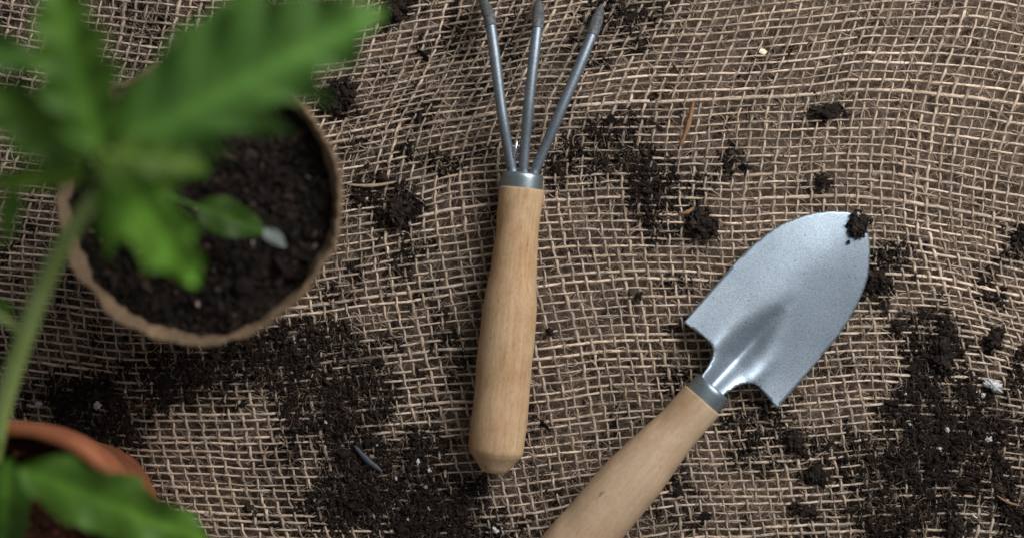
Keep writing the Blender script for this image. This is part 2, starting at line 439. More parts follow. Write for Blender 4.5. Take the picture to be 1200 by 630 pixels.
v1, f1, c1_, u1_ = thread_set('h'); v2, f2, c2_, u2_ = thread_set('v')
me = np_mesh('burlap_cloth', np.concatenate([v1, v2]), np.concatenate([f1, f2 + len(v1)]), True,
             np.concatenate([c1_, c2_]), np.concatenate([u1_, u2_]))
burlap = link('burlap_cloth', me, M_thread)
tag(burlap, 'coarse open-weave tan burlap cloth spread flat under the tools and pots', 'burlap')

# loose fibres of the burlap
def hairs(n, zlo, zhi, lmin, lmax, rad, colfn, seed, region=None, accept=None):
    g = np.random.default_rng(seed)
    paths = []; rads = []; cols = []
    xs = g.uniform(-60, 1260, n); ys = g.uniform(-60, 690, n)
    if accept is not None:
        k = g.random(n) < accept(xs, ys); xs = xs[k]; ys = ys[k]
    for x, y in zip(xs, ys):
        L = g.uniform(lmin, lmax); th = g.uniform(0, 2 * np.pi); cur = g.normal(0, .24)
        m = 8; q = [(x, y)]
        for i in range(m - 1):
            th += cur + g.normal(0, .22); q.append((q[-1][0] + L / m * math.cos(th), q[-1][1] + L / m * math.sin(th)))
        q = np.array(q)
        z = zc(q[:, 0], q[:, 1]) + g.uniform(zlo, zhi) + np.cumsum(g.normal(0, .5, m))
        paths.append(np.stack([(q[:, 0] - 600) * U, (315 - q[:, 1]) * U, np.maximum(z, -5.0) * U], -1)); rads.append(g.uniform(.6, 1.3) * rad * U)
        cols.append(np.tile(colfn(g), (m * 3, 1)))
    v, f = tubes(paths, rads, 3)
    return v, f, np.concatenate(cols)
def tan(g): return np.array([.42, .325, .24]) * g.uniform(.12, .85)
va, fa, ca = hairs(34000, -4.5, 2.0, 6, 22, .42, tan, 71)
vb, fb, cb = hairs(2600, 4.5, 6.5, 7, 26, .30, tan, 72)
def sprouts(n, seed):
    g = np.random.default_rng(seed)
    hz = g.random(n) < .55
    T1 = g.integers(0, nV, n); T2 = g.integers(0, nU, n)
    u = np.where(hz, g.uniform(U0 + 250, U1 - 250, n), U0 + T2 * SU + colj[T2]); v = np.where(hz, V0 + T1 * SV + rowj[T1], g.uniform(V0 + 240, V1 - 200, n))
    u = u + g.normal(0, 1.1, n); v = v + g.normal(0, 1.1, n)
    x, y = warp(u, v); x2, y2 = warp(u + np.where(hz, 3, 0), v + np.where(hz, 0, 3))
    th = np.arctan2(y2 - y, x2 - x) + np.where(g.random(n) < .5, np.pi, 0) + g.normal(0, .35, n)
    cur = g.normal(0, .16, n); L = g.uniform(5, 19, n); m = 6
    X = [x]; Y = [y]; Zs = [zc(x, y) + 3 + g.uniform(-.8, 2.2, n)]
    for i in range(m - 1):
        th = th + cur + g.normal(0, .16, n)
        X.append(X[-1] + L / m * np.cos(th)); Y.append(Y[-1] + L / m * np.sin(th)); Zs.append(Zs[-1] + g.normal(.05, .45, n))
    P = np.stack([(np.array(X).T - 600) * U, (315 - np.array(Y).T) * U, np.array(Zs).T * U], -1)
    d = np.clip(soil_field(x, y) * .8 + 1.2 * dust_field(x, y), 0, .9)
    c = np.array([.50, .39, .295]) * (g.uniform(.45, 1.25, n) * (1 - .75 * d))[:, None]
    rr = g.uniform(.18, .5, n) * U
    v_, f_ = tubes(list(P), list(rr), 3)
    return v_, f_, np.repeat(c, m * 3, 0)
vc_, fc_, cc_ = sprouts(42000, 75)
vb, fb, cb = np.concatenate([vb, vc_]), np.concatenate([fb, fc_ + len(vb)]), np.concatenate([cb, cc_])
me = np_mesh('loose_fibre', np.concatenate([va, vb]), np.concatenate([fa, fb + len(va)]), True, np.concatenate([ca, cb]))
fz = link('loose_fibre', me, M_fuzz, burlap); fz['kind'] = 'stuff'

# ground sheet under the cloth
gxs = np.concatenate([[-1050.0], np.arange(-330, 1531, 6.0), [2250.0]]); gys = np.concatenate([[-885.0], np.arange(-300, 931, 6.0), [1515.0]])
GX, GY = np.meshgrid(gxs, gys, indexing='ij')
gvt = np.stack([(GX - 600) * U, (315 - GY) * U, np.full(GX.shape, -5.0 * U)], -1).reshape(-1, 3)
gi = np.arange(len(gxs) - 1)[:, None] * len(gys); gj = np.arange(len(gys) - 1)[None, :]
gf = np.stack([gi + gj, gi + gj + 1, gi + len(gys) + gj + 1, gi + len(gys) + gj], -1).reshape(-1, 4)[:, ::-1]
st = np.clip(soil_field(GX.ravel(), GY.ravel()) * 1.0 + 2.4 * dust_field(GX.ravel(), GY.ravel()) + .3 * np.clip(1 - (GX.ravel() - 100) / 800, 0, 1), 0, 1)
gc = np.array([1.0, 1.0, 1.0]) * (1 - st[:, None]) + np.array([.16, .14, .13]) * st[:, None]
gm = np_mesh('ground', gvt, gf, True, gc)
ground = link('ground', gm, mat_ground()); ground['kind'] = 'structure'

# ------------------------------------------------------------------ grains
def ico(sub):
    t = (1 + 5 ** .5) / 2
    v = np.array([(-1,t,0),(1,t,0),(-1,-t,0),(1,-t,0),(0,-1,t),(0,1,t),(0,-1,-t),(0,1,-t),(t,0,-1),(t,0,1),(-t,0,-1),(-t,0,1)], float)
    v /= np.linalg.norm(v[0])
    f = [(0,11,5),(0,5,1),(0,1,7),(0,7,10),(0,10,11),(1,5,9),(5,11,4),(11,10,2),(10,7,6),(7,1,8),(3,9,4),(3,4,2),(3,2,6),(3,6,8),(3,8,9),(4,9,5),(2,4,11),(6,2,10),(8,6,7),(9,8,1)]
    v = list(map(tuple, v))
    for _ in range(sub):
        cache = {}; nf = []
        def mid(a, b):
            k = (min(a, b), max(a, b))
            if k not in cache:
                p = np.array(v[a]) + np.array(v[b]); p /= np.linalg.norm(p); v.append(tuple(p)); cache[k] = len(v) - 1
            return cache[k]
        for a, b, c in f:
            ab, bc, ca_ = mid(a, b), mid(b, c), mid(c, a)
            nf += [(a, ab, ca_), (b, bc, ab), (c, ca_, bc), (ab, bc, ca_)]
        f = nf
    return np.array(v), np.array(f)

def grains(P, R, C, seed, sub=0, rough=.28, aniso=.45):
    g = np.random.default_rng(seed)
    bv, bf = ico(sub); n = len(P); k = len(bv)
    q = g.normal(size=(n, 4)); q /= np.linalg.norm(q, axis=1)[:, None]
    w, x, y, z = q.T
    Rm = np.stack([1-2*(y*y+z*z), 2*(x*y-z*w), 2*(x*z+y*w), 2*(x*y+z*w), 1-2*(x*x+z*z), 2*(y*z-x*w), 2*(x*z-y*w), 2*(y*z+x*w), 1-2*(x*x+y*y)], -1).reshape(n, 3, 3)
    s = np.exp(g.normal(0, aniso, (n, 3)))
    v = bv[None] * s[:, None, :] * (1 + g.normal(0, rough, (n, k, 1)))
    v = np.einsum('nij,nkj->nki', Rm, v) * R[:, None, None] + P[:, None, :]
    f = (bf[None] + (np.arange(n) * k)[:, None, None]).reshape(-1, 3)
    c = np.repeat(C, k, 0) * np.exp(g.normal(0, .25, (n * k, 1)))
    return v.reshape(-1, 3), f, c

def soil_colors(g, n):
    base = np.array([.0120, .0081, .0062])
    c = base * np.exp(g.normal(0, .45, (n, 1)))
    red = g.random(n) < .10
    c[red] = np.array([.034, .019, .013]) * np.exp(g.normal(0, .35, (red.sum(), 1)))
    pale = g.random(n) < .006
    c[pale] = np.array([.26, .21, .16]) * np.exp(g.normal(0, .4, (pale.sum(), 1)))
    return c

g = np.random.default_rng(5)
N = 2600000
X = g.uniform(-150, 1350, N); Y = g.uniform(-110, 740, N)
dens = soil_field(X, Y); dust = dust_field(X, Y)
clump = np.clip(0.05 + 1.1 * vnoise(X, Y, 6, 81) + 1.9 * (vnoise(X, Y, 15, 84) - .40), 0.12, 1.9)
p = np.clip(dens, 0, 1) ** 1.4 * clump * 0.9 + dust * 0.55 * clump + 0.0016
k = g.random(N) < p
X, Y, dens = X[k], Y[k], dens[k]
n = len(X)
print('soil grains', n)
R = .80 * np.exp(g.normal(0, .5, n)); tiny = g.random(n) < .45; R[tiny] *= .6
big = g.random(n) < 0.010 * np.clip(dens + .15, 0, 1); R[big] *= g.uniform(1.6, 3.0, big.sum())
R = np.minimum(R, 3.6)
mound = 5.5 * np.clip(dens - .25, 0, 1) ** 1.4 * (0.4 + 1.2 * vnoise(X, Y, 13, 82))
Z = zc(X, Y) + np.where(g.random(n) < .55 * (1 - dens) + .3, g.uniform(-4.5, 3.0, n), 2.5 + R * .4 + g.random(n) * mound)
P = np.stack([(X - 600) * U, (315 - Y) * U, Z * U], -1)
C = soil_colors(g, n)
a = grains(P[~big], R[~big] * U, C[~big], 1, 0); b = grains(P[big], R[big] * U, C[big], 2, 1, .2, .3)
def dk(g): return np.array([.10, .07, .05]) * g.uniform(.15, 2.4)
hv, hf, hc = hairs(16000, 3.0, 8.0, 5, 20, .27, dk, 73, accept=lambda x, y: np.clip(soil_field(x, y) ** 1.5 * .8, 0, 1))
hf3 = np.concatenate([hf[:, [0, 1, 2]], hf[:, [0, 2, 3]]])
me = np_mesh('spilled_soil', np.concatenate([a[0], b[0], hv]), np.concatenate([a[1], b[1] + len(a[0]), hf3 + len(a[0]) + len(b[0])]), False, np.concatenate([a[2], b[2], hc]))
soil = link('spilled_soil', me, M_soil)
tag(soil, 'dark crumbly potting soil spilled in drifts across the burlap', 'soil', kind='stuff')
print('grains', n)

# clods: countable lumps
def clod(name, label, x, y, z, rx, ry, rz, rot, seed, cat='soil clod', group=None, mat=None, colr=(.017, .012, .009)):
    g = np.random.default_rng(seed)
    bv, bf = ico(3)
    d = bv * np.array([rx, ry, rz])
    nn = vnoise(bv[:, 0] * 10 + bv[:, 2] * 7, bv[:, 1] * 10 - bv[:, 2] * 5, 4.5, seed) - .5
    n2 = vnoise(bv[:, 0] * 10 + bv[:, 2] * 9, bv[:, 1] * 10 + bv[:, 2] * 6, 1.6, seed + 1) - .5
    d = d * (1 + 1.15 * nn + .8 * n2 + g.normal(0, .07, len(bv)))[:, None] * .82
    ca, sa = math.cos(rot), math.sin(rot)
    d = np.stack([d[:, 0] * ca - d[:, 1] * sa, d[:, 0] * sa + d[:, 1] * ca, d[:, 2]], -1) * U
    cc = np.tile(np.array(colr), (len(bv), 1)) * np.exp(g.normal(0, .4, (len(bv), 1)))
    # crumbs sticking to the lump
    m = 190
    pick = g.integers(0, len(bv), m)
    gv_, gf_, gc_ = grains(d[pick] * np.array([1, 1, .6]) * np.abs(g.normal(1.0, .28, (m, 1))), np.full(m, min(rx, ry) * .12 * U) * np.exp(g.normal(0, .3, m)), np.tile(np.array(colr), (m, 1)) * np.exp(g.normal(0, .5, (m, 1))), seed + 9)
    if mat is not None: gv_ = gv_[:0]; gf_ = gf_[:0]; gc_ = gc_[:0]
    me = np_mesh(name, np.concatenate([d, gv_]), np.concatenate([bf, gf_ + len(bv)]), mat is not None, np.concatenate([cc, gc_]))
    o = link(name, me, mat or M_soil, None, W(x, y, z))
    return tag(o, label, cat, group)

def zz(x, y): return float(zc(np.array([float(x)]), np.array([float(y)]))[0])
CL = [
 ('dark soil crumb stuck on the rounded tip of the trowel blade', 1006, 263, 22, 11, 12, 7),
 ('round soil clod beside the orange chip, left of the trowel blade', 822, 262, 9, 14, 16, 8),
 ('largest black soil clod below right of the trowel tip', 1105, 415, 10, 13, 17, 9),
 ('round brown soil clod in a wide weave hole right of the trowel blade', 1050, 383, 4, 9, 8, 6),
 ('small round soil clod on bare burlap near the right edge, above the white shell flake', 1163, 398, 8, 9, 8, 7),
 ('upright oval soil clod at the bottom edge of the photo on the right', 1120, 616, 9, 9, 13, 8),
 ('soil clod lying at the right edge of the trowel blade, just below its tip', 1029, 330, 8, 12, 12, 8),
 ('black soil clod below the right shoulder of the trowel blade', 930, 516, 8, 10, 11, 7),
 ('blackish soil lump lower right of the trowel ferrule, below another clod', 952, 555, 8, 11, 9, 7),
 ('flat wedge of dark soil on bare burlap near the bottom, right of the trowel handle', 945, 597, 7, 12, 6, 4),
 ('tiny lone black soil crumb on the burlap left of the trowel shoulder', 748, 347, 7, 4, 5, 4),
 ('tiny brown soil crumb against the right side of the cultivator handle', 644, 388, 7, 4, 5, 4),
 ('long fuzzy dark crumb alone on the clean burlap at upper right', 968, 131, 8, 20, 7, 6),
 ('small brown crumb on clean burlap above the trowel blade', 962, 213, 7, 8, 7, 5),
 ('dark clump of soil at the top edge beside the leaf tip', 466, 9, 8, 12, 13, 8),
 ('round dark clod on the burlap just off the upper right of the peat pot rim', 402, 112, 8, 13, 14, 8),
 ('matted black soil clod right of the peat pot, below the pale loose straw', 466, 250, 9, 17, 18, 9),
]
for i, (lab, x, y, z, rx, ry, rz) in enumerate(CL):
    z0 = z if i == 0 else zz(x, y) + z
    clod('soil_clod', lab, x, y, z0, rx, ry, rz, i * .9 if abs(rx - ry) < 3 else 0.12, 100 + i * 13, group='loose soil clods on the burlap' if i else None)

# white perlite grains
PW = [(1152,463,4),(1159,515,5),(1110,503,4),(1101,525,3.6),(1142,605,4.2),(1073,490,3),(1066,497,2.6),(490,541,4),(503,551,3.2),(580,621,5),
      (114,474,5),(46,473,4.5),(396,114,2.6),(464,560,2.6),(442,521,2.4),(480,262,2.6),(382,494,3),(430,233,2.4),(147,458,2.2),(1180,586,2.4),(1120,478,2.5),(503,595,2.6),(120,448,2.2)]
for i, (x, y, r) in enumerate(PW):
    clod('perlite_grain', 'tiny white perlite grain lying loose in the dark soil', x, y, zz(x, y) + 6.5, r * .82, r * .82 * random.uniform(.6, 1), r * .6, random.random() * 6, 400 + i * 7, 'perlite', 'white perlite grains in the spilled soil', M_white)
clod('shell_flake', 'largest white flake in the soil near the right edge', 1165, 452, zz(1165, 452) + 9, 11, 6, 2.5, -.5, 900, 'flake', None, M_white)

# slivers
def sliver(name, label, cat, p0, p1, w, mat, lift=8, bend=2.0):
    a = np.array(p0, float); b = np.array(p1, float); d = b - a; L = np.hypot(*d); nrm = np.array([-d[1], d[0]]) / L
    t = np.linspace(0, 1, 12)
    q = a + d * t[:, None] + nrm * (bend * np.sin(t * np.pi))[:, None]
    c = (a + b) / 2
    loc = W(c[0], c[1], zz(*c) + lift)
    path = np.stack([(q[:, 0] - c[0]) * U, (c[1] - q[:, 1]) * U, (1.2 * np.sin(t * 5)) * U], -1)
    r = w / 2 * np.clip(np.sin(np.pi * np.clip(t * .94 + .03, 0, 1)) ** .55, .12, 1) * (1 + .15 * np.sin(t * 17)) * U
    v, f = tubes([path], [r], 8)
    v[:, 2] *= .6
    o = link(name, np_mesh(name, v, f, True), mat, None, loc)
    return tag(o, label, cat)
sliver('wood_splinter', 'thin orange brown wood splinter lying upright on clean burlap right of the tines', 'splinter', (797, 172), (813, 118), 5.5, M_chip)
sliver('bark_chip', 'small orange bark chip just above the round clod left of the trowel', 'bark chip', (797, 250), (813, 243), 5, M_chip)
sliver('bark_sliver', 'blue grey sliver half buried in soil left of the cultivator handle end', 'sliver', (416, 522), (448, 552), 7, M_blue, 9)
sliver('loose_strand', 'single pale loose jute strand lying beside the peat pot rim', 'strand', (407, 216), (464, 213), 4, M_straw, 9, 3)
sliver('straw_bit', 'thin orange straw bit in the soil at the lower right corner', 'straw', (1168, 580), (1196, 592), 3, M_chip, 10)

# ------------------------------------------------------------------ cultivator (three tines)
def frame_from(a, b):
    d = (b - a).normalized()
    return Vector((0, 0, 1)).rotation_difference(d)

def add_lathe(name, prof, mat, root, a, b, noise_amp=0.0, seed=1, n=64, spin=0.0, label=None):
    """profile (r, z) in layout units along the axis from a to b (world)"""
    v, f = lathe(prof, n)
    if noise_amp:
        ang = np.arctan2(v[:, 1], v[:, 0]); rr = np.hypot(v[:, 0], v[:, 1])
        nz = vnoise(np.cos(ang) * 30 + 50, v[:, 2] + np.sin(ang) * 30, 22, seed) - .5
        v[:, :2] *= (1 + noise_amp * nz / np.maximum(rr, 4) * 4)[:, None]
    o = link(name, np_mesh(name, v * U, f, True), mat, root)
    q = frame_from(a, b) @ Quaternion((0, 0, 1), spin)
    o.rotation_mode = 'QUATERNION'; o.rotation_quaternion = q
    o.location = a - root.location
    return o

hb = W(579, 553, 40); ht = W(611, 221, 40)
cult = empty('hand_cultivator', W(579, 553, 6), 'three-pronged hand cultivator with light turned wooden handle lying on burlap', 'cultivator')
Lh = (ht - hb).length / U
prof = [(20, 29.0), (23, 30.4), (28, 31.3), (60, 31.8), (120, 31.6), (175, 31.2), (205, 29.6), (235, 26.2), (265, 24.6), (290, 24.7), (Lh - 8, 25.8), (Lh - 2, 26), (Lh, 25.2), (Lh + .2, 18)]
prof = [(.05, 0), (13, .4), (15, 1.2), (18.5, 6), (22, 11), (25.5, 15.5), (28, 18.6)] + smooth_profile(prof, 4)
hd = add_lathe('handle', prof, M_wood, cult, hb, ht, .5, 91, spin=.4)
ax = (ht - hb).normalized()
fb_ = ht - ax * 2 * U
add_lathe('ferrule', smooth_profile([(0, 24), (1, 24.3), (14, 24.2), (18, 23.4), (19.5, 21.5), (19.7, 19), (19, 17.5), (6, 17), (5, .1)], 2), M_ferrule, cult, fb_, fb_ + ax * U, .1, 92)
ftop = fb_ + ax * 19 * U
add_lathe('tine_socket', smooth_profile([(0, 17.2), (1.6, 16.5), (3.0, 12), (3.6, .1)], 2), M_ferrule, cult, ftop - ax * 6 * U, ftop, .8, 93)
side = ax.cross(Vector((0, 0, 1))).normalized()
def bez(pts, n):
    P = [np.array(p) for p in pts]; out = []
    PP = [2 * P[0] - P[1]] + P + [2 * P[-1] - P[-2]]
    per = max(2, n // (len(P) - 1))
    for k in range(1, len(PP) - 2):
        for q in range(per):
            t = q / per; p0, p1, p2, p3 = PP[k - 1:k + 3]
            out.append(0.5 * ((2 * p1) + (-p0 + p2) * t + (2 * p0 - 5 * p1 + 4 * p2 - p3) * t * t + (-p0 + 3 * p1 - 3 * p2 + p3) * t ** 3))
    out.append(P[-1]); return np.array(out)
TN = [((602, 206, 40), (598, 188, 42), (588, 130, 52), (576, 36, 50), (571, 14, 34), (563, -5, 9)),
      ((614, 208, 40), (614, 188, 42), (621, 110, 55), (629, 38, 50), (631, 19, 33), (631, -1, 9)),
      ((624, 208, 40), (632, 188, 42), (659, 125, 53), (692, 46, 50), (699, 26, 33), (705, 6, 9))]
for tp in TN:
    pts = [tuple(W(*p) - cult.location) for p in tp]
    c = bez(pts, 60); m = len(c); cut = int(m * .62)
    t = np.linspace(0, 1, m)
    r = (5.7 + .9 * t) * U * (1 + .03 * np.sin(t * 40))
    v, f = tubes([c[:cut + 1]], [r[:cut + 1]], 18)
    tine = link('tine', np_mesh('tine', v, f, True), M_tine, cult)
    # the flattened, pointed, soil-caked end
    e = c[cut:]; k = len(e); s = np.linspace(0, 1, k)
    rr = 6.7 * U * np.interp(s, [0, .12, .45, .75, 1], [1, 1.02, 1.08, .85, .25])
    v, f = tubes([e], [rr], 18)
    # close the point
    v = np.concatenate([v, e[-1:]]); nn = len(v) - 1
    cap = np.array([[nn, (k - 1) * 18 + i, (k - 1) * 18 + (i + 1) % 18, nn] for i in range(18)])
    me = bpy.data.meshes.new('tine_tip')
    me.from_pydata([tuple(x) for x in v], [], [tuple(q) for q in f] + [tuple(q[:3]) for q in cap])
    me.polygons.foreach_set('use_smooth', [True] * len(me.polygons)); me.update()
    tip = link('tine_tip', me, M_dirty, tine)
    tip['label'] = 'pointed tine tip caked with dark soil'
wp = [tuple(W(602, 184, 46) - cult.location), tuple(W(604, 175, 48) - cult.location), tuple(W(606, 165, 47) - cult.location)]
v, f = tubes([bez(wp, 8)], [np.array([2.2, 2.6, 2.6, 2.4, 2.2, 2.0, 1.8, 1.4, .6][:len(bez(wp, 8))]) * U], 8)
link('weld_burr', np_mesh('weld_burr', v, f, True), M_weld, cult)

# ------------------------------------------------------------------ trowel
tz = 40
ta = W(856, 428, 0)
adir = Vector((0.674, 0.739, 0)).normalized(); ndir = Vector((0.739, -0.674, 0)).normalized()
trowel = empty('garden_trowel', W(856, 428, 0), 'garden trowel with blue-grey metal blade and pale wooden handle pointing up right', 'trowel')
left = [(0, -74.3), (50, -76), (103, -76.9), (132, -74), (163, -66.5), (195, -49.5), (215, -32), (226, -18), (232, -3)]
right = [(230.5, 6), (222, 17), (211, 29), (195, 42), (179, 52.3), (143, 64.6), (107, 70), (52, 72.9), (0, 74.4)]
nr = [(1.2, 66), (3.6, 48), (4, 40), (1.5, 33), (-4, 27), (-12, 22.5), (-26, 18.5), (-36, 16.5)]
nl = [(-36, -16.5), (-26, -17.5), (-12, -20.5), (-4, -24), (1, -29), (3.5, -36), (3.6, -48), (1.2, -66)]
def cr(pts, step=2.5):
    b = bez([(p[0], p[1], 0) for p in pts], 1)
    out = []
    P = [np.array(p, float) for p in pts]; PP = [2 * P[0] - P[1]] + P + [2 * P[-1] - P[-2]]
    for k in range(1, len(PP) - 2):
        p0, p1, p2, p3 = PP[k - 1:k + 3]; m = max(2, int(np.linalg.norm(p2 - p1) / step))
        for q in range(m):
            t = q / m
            out.append(0.5 * ((2 * p1) + (-p0 + p2) * t + (2 * p0 - 5 * p1 + 4 * p2 - p3) * t * t + (-p0 + 3 * p1 - 3 * p2 + p3) * t ** 3))
    out.append(P[-1]); return out
outline = cr(left + right) + cr(nr) + cr(nl)
ol = []
for p in outline:
    if not ol or np.linalg.norm(p - ol[-1]) > .6: ol.append(p)
if np.linalg.norm(ol[0] - ol[-1]) < .6: ol.pop()
ol = np.array(ol)
def inside(pts, poly):
    x, y = pts[:, 0], pts[:, 1]; r = np.zeros(len(pts), bool); n = len(poly)
    for i in range(n):
        x0, y0 = poly[i]; x1, y1 = poly[(i + 1) % n]
        c = ((y0 > y) != (y1 > y)) & (x < (x1 - x0) * (y - y0) / (y1 - y0 + 1e-12) + x0)
        r ^= c
    return r
def dist_edge(pts, poly):
    d = np.full(len(pts), 1e9)
    a = poly; b = np.roll(poly, -1, 0)
    for p, q in zip(a, b):
        e = q - p; t = np.clip(((pts - p) @ e) / (e @ e + 1e-9), 0, 1)
        d = np.minimum(d, np.linalg.norm(pts - (p + t[:, None] * e), axis=1))
    return d
gt, gw = np.meshgrid(np.arange(-36, 234, 2.6), np.arange(-78, 78, 2.6)); gp = np.stack([gt.ravel(), gw.ravel()], -1)
gp = gp[inside(gp, ol)]; gp = gp[dist_edge(gp, ol) > 1.5]
allp = np.concatenate([ol, gp])
res = geometry.delaunay_2d_cdt([Vector(p) for p in allp], [], [list(range(len(ol)))], 1, 1e-4)
tv = np.array([tuple(p) for p in res[0]]); tf = np.array([tuple(t) for t in res[2]])
def blade_z(t, w):
    base = 30 - (t + 10) * .066 - 2.5 * np.clip((t - 150) / 85, 0, 1) ** 2
    rise = sum(np.interp(t + o, [-40, -26, -8, 14, 40], [19, 16.5, 10, 3, 0]) for o in (-12, -6, 0, 6, 12)) / 5
    base = base + rise * np.exp(-(np.abs(w) / 30) ** 2.4)
    cro = np.interp(t, [-30, 0, 40, 120, 200, 235], [0, .5, 1, 1, .9, .7])
    cro = .55 + .45 * np.tanh((t - 5) / 45.0)
    cro = cro * (1 - .35 * np.clip((t - 110) / 125, 0, 1) ** 2)
    crown = -cro * (.165 * (np.sqrt((w + 13) ** 2 + 22 ** 2) - 22) + .03 * (w + 13))
    wid = np.interp(t, [-40, -20, 0, 30, 70, 95], [15, 15.5, 17, 16, 11, 7])
    dep = np.interp(t, [-40, -15, 10, 40, 70, 92, 110], [15, 16, 17, 13, 6, 1.2, 0])
    groove = -dep * np.exp(-(np.abs(w) / wid) ** 1.7)
    lip = 2.0 * np.interp(t, [-10, 5, 30, 60], [0, 1, .5, 0]) * np.exp(-((np.abs(w) - 30) / 9.0) ** 2)
    return base + crown + groove + lip + 6.0
zt = blade_z(tv[:, 0], tv[:, 1])
top = (tv[:, 0, None] * np.array(adir) + tv[:, 1, None] * np.array(ndir)) * U
kk = ((D - zt) / D)[:, None]
# keep the seen outline where it is measured: the blade is raised a little above the cloth
off = np.array(ta)
top = (top + off) * kk - off
top[:, 2] = zt * U
bot = top.copy(); bot[:, 2] -= 3.2 * U
nvt = len(top)
# boundary edges
ed = {}
for t in tf:
    for i in range(3):
        e = (t[i], t[(i + 1) % 3]); ed[e] = 1
bd = [e for e in ed if (e[1], e[0]) not in ed]
# triangle orientation: make the upper face point up
area = np.cross(top[tf[0][1]] - top[tf[0][0]], top[tf[0][2]] - top[tf[0][0]])[2]
faces = [tuple(int(x) for x in (t if area > 0 else t[::-1])) for t in tf]
faces += [tuple(int(x) + nvt for x in (t[::-1] if area > 0 else t)) for t in tf]
faces += [((int(a_) + 0), int(a_) + nvt, int(b_) + nvt, int(b_)) if area > 0 else (int(b_), int(b_) + nvt, int(a_) + nvt, int(a_)) for a_, b_ in bd]
me = bpy.data.meshes.new('blade'); me.from_pydata([tuple(x) for x in np.concatenate([top, bot])], [], faces)
me.polygons.foreach_set('use_smooth', [i < 2 * len(tf) for i in range(len(faces))]); me.update()
link('blade', me, M_blade, trowel)

ha = W(823, 468, 46); hz = W(583, 741, 44)     # handle from the ferrule down past the lower edge of the photo
Lt = (hz - ha).length / U
prof = smooth_profile([(0, .05), (0, 20), (.4, 25.5), (2, 26.4), (10, 26.3), (30, 26.2), (50, 27), (75, 30.0), (105, 33.0), (140, 34.4), (200, 35), (270, 35), (Lt - 26, 33.6), (Lt - 14, 31.5), (Lt - 3, 26), (Lt, 18), (Lt + .1, .05)], 4)
add_lathe('handle', prof, M_wood2, trowel, ha, hz, .5, 95, spin=1.0)
ax2 = (ha - hz).normalized()
add_lathe('ferrule', smooth_profile([(-2, 23.5), (0, 23.6), (15, 23.4), (19, 22.4), (20.5, 20.5), (20.8, 18), (20, 12), (19.9, .1)], 2), M_ferrule, trowel, ha - ax2 * 1 * U, ha + ax2 * U, .15, 96)

# ------------------------------------------------------------------ pots
def grain_disc(cx_, cy_, rad, z, n, seed, amp):
    g = np.random.default_rng(seed)
    # noisy disc
    m, k = 22, 64
    rr = np.linspace(0.02, 1, m) * rad; an = np.linspace(0, 2 * np.pi, k, endpoint=False)
    x = rr[:, None] * np.cos(an); y = rr[:, None] * np.sin(an)
    zz_ = amp * (vnoise(x, y, 40, seed) - .5) + amp * .6 * (vnoise(x, y, 14, seed + 1) - .5)
    v = np.stack([x, y, zz_], -1).reshape(-1, 3)
    i = np.arange(m - 1)[:, None] * k; j = np.arange(k)[None, :]; j2 = (j + 1) % k
    q = np.stack([i + j, i + k + j, i + k + j2, i + j2], -1).reshape(-1, 4)
    f = np.concatenate([q[:, [0, 1, 2]], q[:, [0, 2, 3]]])
    c = np.tile([.010, .007, .006], (len(v), 1))
    th = g.uniform(0, 2 * np.pi, n); r_ = rad * np.sqrt(g.random(n)) * .99
    px, py = r_ * np.cos(th), r_ * np.sin(th)
    pz = amp * (vnoise(px, py, 40, seed) - .5) + amp * .6 * (vnoise(px, py, 14, seed + 1) - .5) + g.uniform(0, 3, n)
    R = 1.7 * np.exp(g.normal(0, .4, n)); b = g.random(n) < .02; R[b] *= 1.6
    gv_, gf_, gc_ = grains(np.stack([px, py, pz], -1), R, soil_colors(g, n) * 0.8, seed + 3)
    v = np.concatenate([v, gv_]); f = np.concatenate([f, gf_ + len(c)]); c = np.concatenate([c, gc_])
    return v * U, f, c

def pot_profile(rt, rb, h, th, lip=0, inner=40):
    return rt, rb, h, th

# peat pot
RZ = 214
pc = W(233, 236, RZ); k = (D - RZ) / D
rim_r = 168 * k
base = Vector((pc.x, pc.y, 2.5 * U + 4 * U))
h = RZ - 6.5
prof = [(.1, 0), (rim_r * .70, 0), (rim_r * .74, 3), (rim_r * .86, h * .5), (rim_r * .985, h - 8), (rim_r, h - 3), (rim_r - 1.5, h), (rim_r - 3.5, h), (rim_r - 5.5, h - 3), (rim_r - 8.5, h - 12), (rim_r * .80, h * .5), (rim_r * .66, 9), (.1, 9)]
pp = []
for (r0, z0), (r1, z1) in zip(prof[:-1], prof[1:]):
    m = max(1, int(math.hypot(r1 - r0, z1 - z0) / 5))
    pp += [(r0 + (r1 - r0) * q / m, z0 + (z1 - z0) * q / m) for q in range(m)]
pp.append(prof[-1])
v, f = lathe(pp, 220)
an = np.arctan2(v[:, 1], v[:, 0]); rr = np.hypot(v[:, 0], v[:, 1])
ux, uy = np.cos(an) * 100, np.sin(an) * 100
hi = np.clip(v[:, 2] / h, 0, 1)
dr = 7 * (vnoise(ux, uy, 70, 201) - .5) + 6.5 * (vnoise(ux + v[:, 2], uy, 16, 202) - .5) + 4.0 * (vnoise(ux * 2 + v[:, 2] * 1.3, uy * 2, 7, 203) - .5)
s = np.where(rr > 5, (rr + dr) / np.maximum(rr, 1), 1)
v[:, :2] *= s[:, None]
v[:, 2] += hi ** 4 * (9 * (vnoise(ux, uy, 60, 204) - .5) + 5 * (vnoise(ux, uy, 11, 205) - .5))
peat = link('peat_pot', np_mesh('peat_pot', v * U, f, True), M_peat, None, base)
tag(peat, 'round brown pressed-peat seedling pot with rough fibrous rim, filled with soil', 'peat pot')
SZ = 188
v, f, c = grain_disc(0, 0, rim_r * .945, SZ, 16000, 301, 12)
